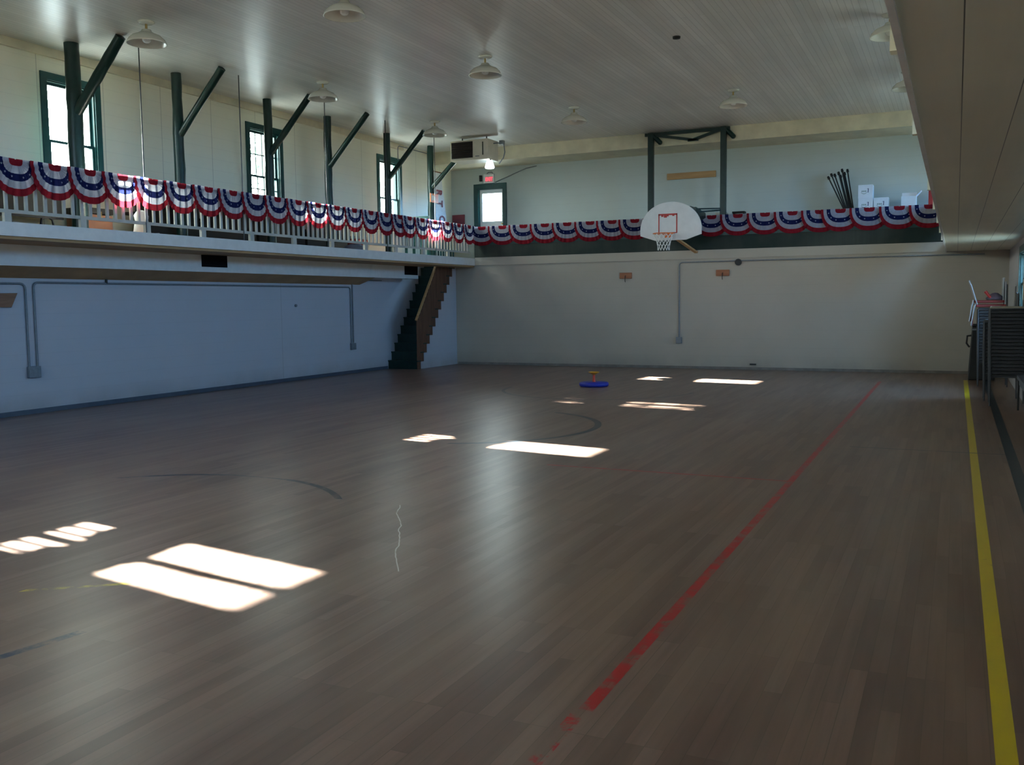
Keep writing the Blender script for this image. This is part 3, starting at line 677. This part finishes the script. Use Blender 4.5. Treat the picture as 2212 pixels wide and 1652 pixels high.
peg('small reddish wooden hook board left of the conduit on the far wall',-7.14,2.185); peg('small reddish wooden hook board right of the conduit on the far wall',-4.83,2.2)
o=MB().cyl((-4.48,YF-.04,2.43),(-4.48,YF,2.43),.075,n=24).build('wall_bell',M['black'],None,(-4.48,YF,2.43),.008); tag(o,'round dark bell on the far wall below the gallery','bell')
o=MB().box(-4.2,-4.06,YF-.03,YF-.0,.11,.14).build('wall_outlet',M['black'],None,(-4.13,YF,.125)); tag(o,'small dark slot outlet low on the far wall','outlet')
o=MB().prism([(8.6,1.62),(9.40,1.60),(9.51,1.81),(8.6,1.80)],0,XL,XL+.05).build('mounting_board',wood('brown_board',rgb(.20,.09,.045),rgb(.30,.15,.08),.5,1),None,(XL,9.1,1.7),.004); tag(o,'orange-brown wooden board with slanted end at the left frame edge','board')
o=MB().cyl((XL,16.02,1.57),(XL+.03,16.02,1.57),.03,n=12).build('wall_stud',M['metal'],None,(XL,16.02,1.57)); tag(o,'tiny round stud on the left wall beyond the seam','stud')
for i,(y0,y1) in enumerate(((12.86,13.5),(19.66,20.26))):
    og=(-12.1,y0,2.29); e=thing('duct_vent','black rectangular vent in the left duct, %s'%('the nearer one' if i==0 else 'the one beside the stairs'),'vent',og,0,'vents in the left duct')
    MB().box(-12.1,-12.085,y0,y1,2.28,2.52).build('vent_frame',M['vent'],e,og)
    for k in range(6): z=2.30+k*.036; MB().add([(-12.085,y0+.03,z),(-12.085,y1-.03,z),(-12.07,y1-.03,z+.012),(-12.07,y0+.03,z+.012)],[(0,1,2,3)]).build('slat',M['vent'],e,og)

# ------------------------------------------------------------------ things on the left gallery
def bench(y0,L,label,solid):
    og=(-12.15,y0,ZF); e=thing('bench',label,'bench',og,0,'dark benches on the left gallery')
    xb_=-12.2
    MB().box(xb_,xb_+.03,y0,y0+L,ZF+(.20 if not solid else .0),ZF+.62).build('backrest',M['darkwood'],e,og)
    MB().box(xb_-.30,xb_,y0,y0+L,ZF+.40,ZF+.44).build('seat',M['darkwood'],e,og)
    for y in(y0+.28,y0+L-.28):
        if solid: MB().box(xb_-.30,xb_,y-.02,y+.02,ZF,ZF+.40).build('leg',M['darkwood'],e,og)
        else: MB().tube([(xb_+.015,y-.13,ZF),(xb_+.015,y-.09,ZF+.19),(xb_+.015,y,ZF+.23),(xb_+.015,y+.09,ZF+.19),(xb_+.015,y+.13,ZF)],.018,8).build('leg',M['black'],e,og)
bench(7.3,1.35,'dark bench with hooped legs on the left gallery at the frame edge',False)
bench(8.85,1.25,'dark bench with hooped legs on the left gallery before the first post',False)
for i,y in enumerate((11.5,13.0,14.5,16.0)): bench(y,1.42,'solid-backed dark bench on the left gallery, %s beyond the sunlit bunting'%ORD[i],True)
og=(-12.2,10.45,ZF); e=thing('storage_trunk','dark brown trunk on the left gallery left of the sunlit bunting','trunk',og)
MB().box(-12.5,-12.1,10.42,10.95,ZF,ZF+.32).build('trunk_body',M['card'],e,og,.01); MB().box(-12.51,-12.09,10.41,10.96,ZF+.33,ZF+.42).build('lid',M['darkwood'],e,og,.01); MB().box(-12.09,-12.08,10.65,10.73,ZF+.27,ZF+.37).build('clasp',M['brass'],e,og)
m=MB(); rnd=random.Random(5)
m.lathe([(0,0),(.11,0),(.14,.06),(.12,.16),(.09,.25),(.11,.33),(.05,.40),(0,.41)],(0,0,0),14)
m.v=[(a+rnd.uniform(-.015,.015),b+rnd.uniform(-.015,.015),max(0,c+rnd.uniform(-.01,.01))) for a,b,c in m.v]
o=m.build('cloth_bundle',M['linen']); o.location=(-11.75,11.2,ZF); tag(o,'white cloth bundle on the left gallery floor under the sunlit bunting','bundle')
o=MB().box(-12.0,-11.6,11.4,11.48,ZF,ZF+.03).box(-12.0,-11.6,11.4,11.42,ZF,ZF+.06).build('white_tray',M['linen'],None,(-11.8,11.44,ZF)); tag(o,'flat white tray on the gallery floor right of the cloth bundle','tray')
og=(-12.3,17.75,ZF); e=thing('cooler','red cooler on the left gallery seen between the far balusters','cooler',og)
MB().box(-12.5,-12.15,17.7,18.2,ZF,ZF+.34).build('cooler_body',M['redp'],e,og,.02); MB().box(-12.51,-12.14,17.69,18.21,ZF+.34,ZF+.40).build('lid',M['linen'],e,og,.015); MB().tube([(-12.14,17.8,ZF+.3),(-12.11,17.8,ZF+.24),(-12.11,18.1,ZF+.24),(-12.14,18.1,ZF+.3)],.01,8).build('handle',M['linen'],e,og)
m=MB(); rnd=random.Random(9); m.lathe([(0,0),(.24,0),(.26,.05),(.22,.13),(.12,.18),(0,.19)],(0,0,0),18); m.v=[(a*.8+rnd.uniform(-.02,.02),b*1.3+rnd.uniform(-.02,.02),c) for a,b,c in m.v]
o=m.build('folded_tarp',M['bluefab']); o.location=(-11.85,17.25,ZF); tag(o,'blue-grey folded fabric on the left gallery floor left of the cooler','fabric')

# ------------------------------------------------------------------ toy tee on the floor
og=(-6.12,16.61,0); e=thing('batting_tee','toy batting tee with blue base, red stem and yellow cup on the floor','toy',og)
MB().lathe([(0,0),(.255,0),(.275,.02),(.275,.06),(.255,.08),(.06,.085),(0,.085)],og,32).build('base',M['blue'],e,og)
MB().lathe([(.035,.08),(.026,.10),(.022,.20),(.024,.235),(0,.235)],og,16).build('stem',M['redpl'],e,og)
MB().lathe([(.025,.215),(.06,.235),(.10,.262),(.108,.27),(.098,.27),(.05,.245),(0,.24)],og,20).build('cup',M['yellow'],e,og)

# ------------------------------------------------------------------ right side: stacked chairs, cabinet, bench
def stack_chair(label,loc,group,seat_mat):
    """faces -X; seat .43 high"""
    e=thing('stacking_chair',label,'chair',loc,0,group)
    MB().box(-.23,.20,-.23,.23,.425,.462).build('seat',seat_mat,e,None,.014)
    m=MB(); m.add([(.19,-.21,.55),(.195,-.21,.86),(.195,.21,.86),(.19,.21,.55),(.215,-.21,.55),(.22,-.21,.86),(.22,.21,.86),(.215,.21,.55)],[(0,1,2,3),(4,7,6,5),(0,4,5,1),(1,5,6,2),(2,6,7,3),(3,7,4,0)]); m.build('backrest',seat_mat,e,None,.008)
    for s in(-1,1):
        MB().tube([(-.235,s*.245,0),(-.235,s*.245,.40),(-.24,s*.24,.425),(.20,s*.235,.425)],.011,8).build('leg',M['frame'],e)
        MB().tube([(.225,s*.245,0),(.215,s*.24,.40),(.21,s*.235,.55),(.205,s*.215,.87)],.011,8).build('leg',M['frame'],e)
    return e
def dim_copy(e,loc,label): return dup(e,loc,0,label)
pitch=.052
def stack(x,y,n,where,group,first_mat,top_mat=None):
    base=None
    for k in range(n):
        p=n-k; pos='topmost' if p==1 else ('bottom one' if k==0 else '%s from the bottom'%ORD[k])
        lab='dark stacking chair in %s, %s'%(where,pos)
        loc=(x-.0015*k,y,k*pitch)
        if top_mat and k==n-1:
            stack_chair('stacking chair with pale grey seat, topmost in %s'%where,loc,group,top_mat); continue
        if base is None: base=stack_chair(lab,loc,group,first_mat)
        else: dup(base,loc,0,lab)
stack(.715,15.6,20,'the tall front stack by the right wall','stacked chairs by the right wall',M['pad'],M['padlt'])
stack(.66,16.35,16,'the lower middle stack behind the tall one','stacked chairs by the right wall',M['pad'])
stack(.62,18.9,19,'the rear stack beside the black cabinet','stacked chairs by the right wall',M['pad'])
# red chairs upside down on the rear stack
def flipped(label,loc):
    e=thing('upturned_chair',label,'chair',loc,0,'upturned red chairs on the rear stack')
    MB().box(-.24,.24,-.22,.22,0,.045).build('seat',M['redpad'],e,None,.012)
    for s in(-1,1):
        MB().tube([(-.22,s*.22,.045),(-.25,s*.22,.14),(-.33,s*.23,.40)],.013,8).build('leg',M['chrome'],e)
        MB().tube([(.22,s*.22,.045),(.22,s*.22,.44)],.013,8).build('leg',M['chrome'],e)
    m=MB()
    for s in(-1,1): m.tube([(-.25,s*.21,.05),(-.275,s*.21,-.05),(-.31,s*.21,-.33)],.013,8)
    m.build('back_frame',M['chrome'],e); MB().box(-.305,-.28,-.19,.19,-.33,-.18).build('backrest',M['redpad'],e,None,.008)
    return e
zt=.462+18*pitch
f0=flipped('upturned chair with dark red seat on the rear stack, the lower of two',(.56,18.9,zt+.012)); dup(f0,(.53,18.95,zt+.085),0,'upturned chair with dark red seat on the rear stack, the upper of two')
o=MB().lathe([(0,0),(.13,0),(.15,.03),(.11,.07),(.05,.12),(0,.13)],(0,0,0),16).build('crumpled_cloth',paint('purple_grey_cloth',rgb(.13,.10,.14),.85,.25,12)); o.location=(.62,18.85,zt+.135); tag(o,'crumpled purple-grey cloth lying between the upturned chair legs','cloth')
o=MB().cyl((.55,18.75,zt+.17),(.46,18.75,zt+.29),.022,.026,10).build('tool_handle',M['redp'],None,(.5,18.75,zt+.2)); tag(o,'short reddish handle sticking up beside the crumpled cloth','tool')
# black cabinet with side handle
og=(.45,20.2,0); e=thing('black_cabinet','tall black cabinet with side handle standing at the end of the yellow line','cabinet',og)
m=MB(); m.prism([(.24,0),(.70,0),(.66,1.02),(.29,1.02)],1,20.05,20.5); m.build('cabinet_body',M['black'],e,og,.015)
MB().box(.28,.67,20.04,20.5,1.03,1.07).build('lid',M['black'],e,og,.008)
MB().box(.29,.66,20.035,20.05,.955,.985).build('front_band',M['metal'],e,og)
MB().tube([(.28,20.2,.85),(.21,20.2,.84),(.20,20.2,.70),(.24,20.2,.64),(.26,20.2,.63)],.018,8).build('handle',M['black'],e,og)
# slate bench along the right wall
og=(.85,11.0,0); e=thing('low_bench','slate blue low bench along the right wall at the frame edge','bench',og)
MB().box(.80,.945,10.2,15.0,.44,.49).build('bench_top',M['slate'],e,og,.006)
MB().box(.825,.945,10.2,15.0,.36,.44).build('apron',M['slate'],e,og)
for y in(10.3,12.6,14.9): 
    MB().box(.81,.835,y-.02,y+.02,0,.44).build('leg',M['black'],e,og); MB().box(.915,.94,y-.02,y+.02,0,.44).build('leg',M['black'],e,og)

# ------------------------------------------------------------------ outdoors
tag(MB().box(-70,60,-50,80,-3.6,-3.4).build('lawn',M['grass']),'dry ground outside the hall','ground')
bpy.data.objects['lawn']['kind']='structure'
def tree(x,y,h,label,rad,nleaf,seed):
    og=(x,y,-3.4); e=thing('tree',label,'tree',og,0,'trees outside the left windows'); rnd=random.Random(seed)
    m=MB(); m.tube([(x,y,-3.4),(x+.1,y,h*.4-2),(x-.05,y+.1,h*.75-2),(x,y,h-1)],[.28,.22,.14,.05],10)
    for k in range(9):
        a=rnd.uniform(0,2*PI); z=rnd.uniform(h*.35,h*.85)-1.5; m.tube([(x,y,z),(x+math.cos(a)*rad*.45,y+math.sin(a)*rad*.45,z+.6),(x+math.cos(a)*rad*.85,y+math.sin(a)*rad*.85,z+1.1)],[.07,.045,.015],6)
    m.build('trunk',M['bark'],e,og)
    m=MB()
    for k in range(nleaf):
        while True:
            p=Vector((rnd.uniform(-1,1),rnd.uniform(-1,1),rnd.uniform(-1,1)))
            if p.length<1: break
        c=Vector((x,y,h*.62))+Vector((p.x*rad,p.y*rad,p.z*rad*.95)); u=Vector((rnd.gauss(0,1),rnd.gauss(0,1),rnd.gauss(0,1))).normalized(); v=u.orthogonal().normalized(); s=rnd.uniform(.07,.15)
        m.add([c-u*s,c+v*s*.5,c+u*s,c-v*s*.5],[(0,1,2,3)])
    m.build('foliage',M['leaf'],e,og); return e
tree(-24.0,17.0,15.0,'leafy tree outside that shades the middle left gallery window',1.9,1500,11)
tree(-22.0,26.6,12.2,'leafy tree seen faintly through the middle left gallery window',2.2,450,12)

# ------------------------------------------------------------------ light
w=bpy.data.worlds.new('sky'); bpy.context.scene.world=w; w.use_nodes=True; t=w.node_tree; t.nodes.clear()
out=t.nodes.new('ShaderNodeOutputWorld'); bg=t.nodes.new('ShaderNodeBackground'); tc=t.nodes.new('ShaderNodeTexCoord'); sp=t.nodes.new('ShaderNodeSeparateXYZ')
t.links.new(tc.outputs['Generated'],sp.inputs[0])
rx=t.nodes.new('ShaderNodeMapRange'); rx.inputs[1].default_value=-.9; rx.inputs[2].default_value=.7; t.links.new(sp.outputs[0],rx.inputs[0])
mx=t.nodes.new('ShaderNodeMix'); mx.data_type='RGBA'; mx.inputs[6].default_value=(1.0,1.0,.86,1); mx.inputs[7].default_value=(.22,.52,1.0,1); t.links.new(rx.outputs[0],mx.inputs[0])
rz=t.nodes.new('ShaderNodeMapRange'); rz.inputs[1].default_value=-.05; rz.inputs[2].default_value=.02; t.links.new(sp.outputs[2],rz.inputs[0])
mz=t.nodes.new('ShaderNodeMix'); mz.data_type='RGBA'; mz.inputs[6].default_value=(.28,.28,.24,1); t.links.new(rz.outputs[0],mz.inputs[0]); t.links.new(mx.outputs[2],mz.inputs[7])
t.links.new(mz.outputs[2],bg.inputs[0]); bg.inputs[1].default_value=40.0; t.links.new(bg.outputs[0],out.inputs[0])

sd=bpy.data.lights.new('sun','SUN'); sd.energy=230; sd.angle=math.radians(.55); sd.color=(1,.98,.93)
so=bpy.data.objects.new('sun',sd); C.objects.link(so); so.rotation_euler=Vector((1,-.16,-.54)).to_track_quat('-Z','Y').to_euler(); so.location=(-25,15,20)
def portal(loc,d,sx,sy):
    l=bpy.data.lights.new('window_portal','AREA'); l.shape='RECTANGLE'; l.size=sx; l.size_y=sy; l.cycles.is_portal=True
    o=bpy.data.objects.new('window_portal',l); C.objects.link(o); o.location=loc; o.rotation_euler=Vector(d).to_track_quat('-Z','Y').to_euler()
for y in WY:
    portal((XL-WT-.02,y,(WZ0+WZ1)/2),(1,0,0),.9,1.8); portal((XR+WT+.02,y,(WZ0+WZ1)/2),(-1,0,0),.9,1.8)
for a,b,c,d in LR: portal((XR+WT+.02,(a+b)/2,(c+d)/2),(-1,0,0),b-a,d-c)
portal(((ga+gb)/2,YU+WT+.02,(gz0+gz1)/2),(0,-1,0),gb-ga,gz1-gz0)

portal((XR+WT+.02,22.22,3.9),(-1,0,0),.55,.9)
for a,b,c,d in BH: portal(((a+b)/2,YB-WT-.02,(c+d)/2),(0,1,0),b-a,d-c)
# ------------------------------------------------------------------ camera
f,yaw,pit,rol=2035.12,math.radians(25.22006),math.radians(4.90131),math.radians(-.65922)
fw=Vector((-math.sin(yaw)*math.cos(pit),math.cos(yaw)*math.cos(pit),-math.sin(pit))); r0=Vector((math.cos(yaw),math.sin(yaw),0)); u0=r0.cross(fw)
r=r0*math.cos(rol)+u0*math.sin(rol); u=r.cross(fw)
cd=bpy.data.cameras.new('camera'); cd.sensor_fit='HORIZONTAL'; cd.sensor_width=36; cd.lens=f/2212*36; cd.clip_start=.05; cd.clip_end=300
co=bpy.data.objects.new('camera',cd); C.objects.link(co)
co.matrix_world=Matrix(((r.x,u.x,-fw.x,0),(r.y,u.y,-fw.y,0),(r.z,u.z,-fw.z,1.6),(0,0,0,1)))
sc=bpy.context.scene; sc.camera=co
sc.view_settings.view_transform='Standard'; sc.view_settings.look='None'; sc.view_settings.exposure=.2
sc.cycles.max_bounces=10; sc.cycles.diffuse_bounces=6; sc.cycles.transparent_max_bounces=12; sc.cycles.caustics_reflective=False; sc.cycles.caustics_refractive=False
sc.cycles.sample_clamp_indirect=6
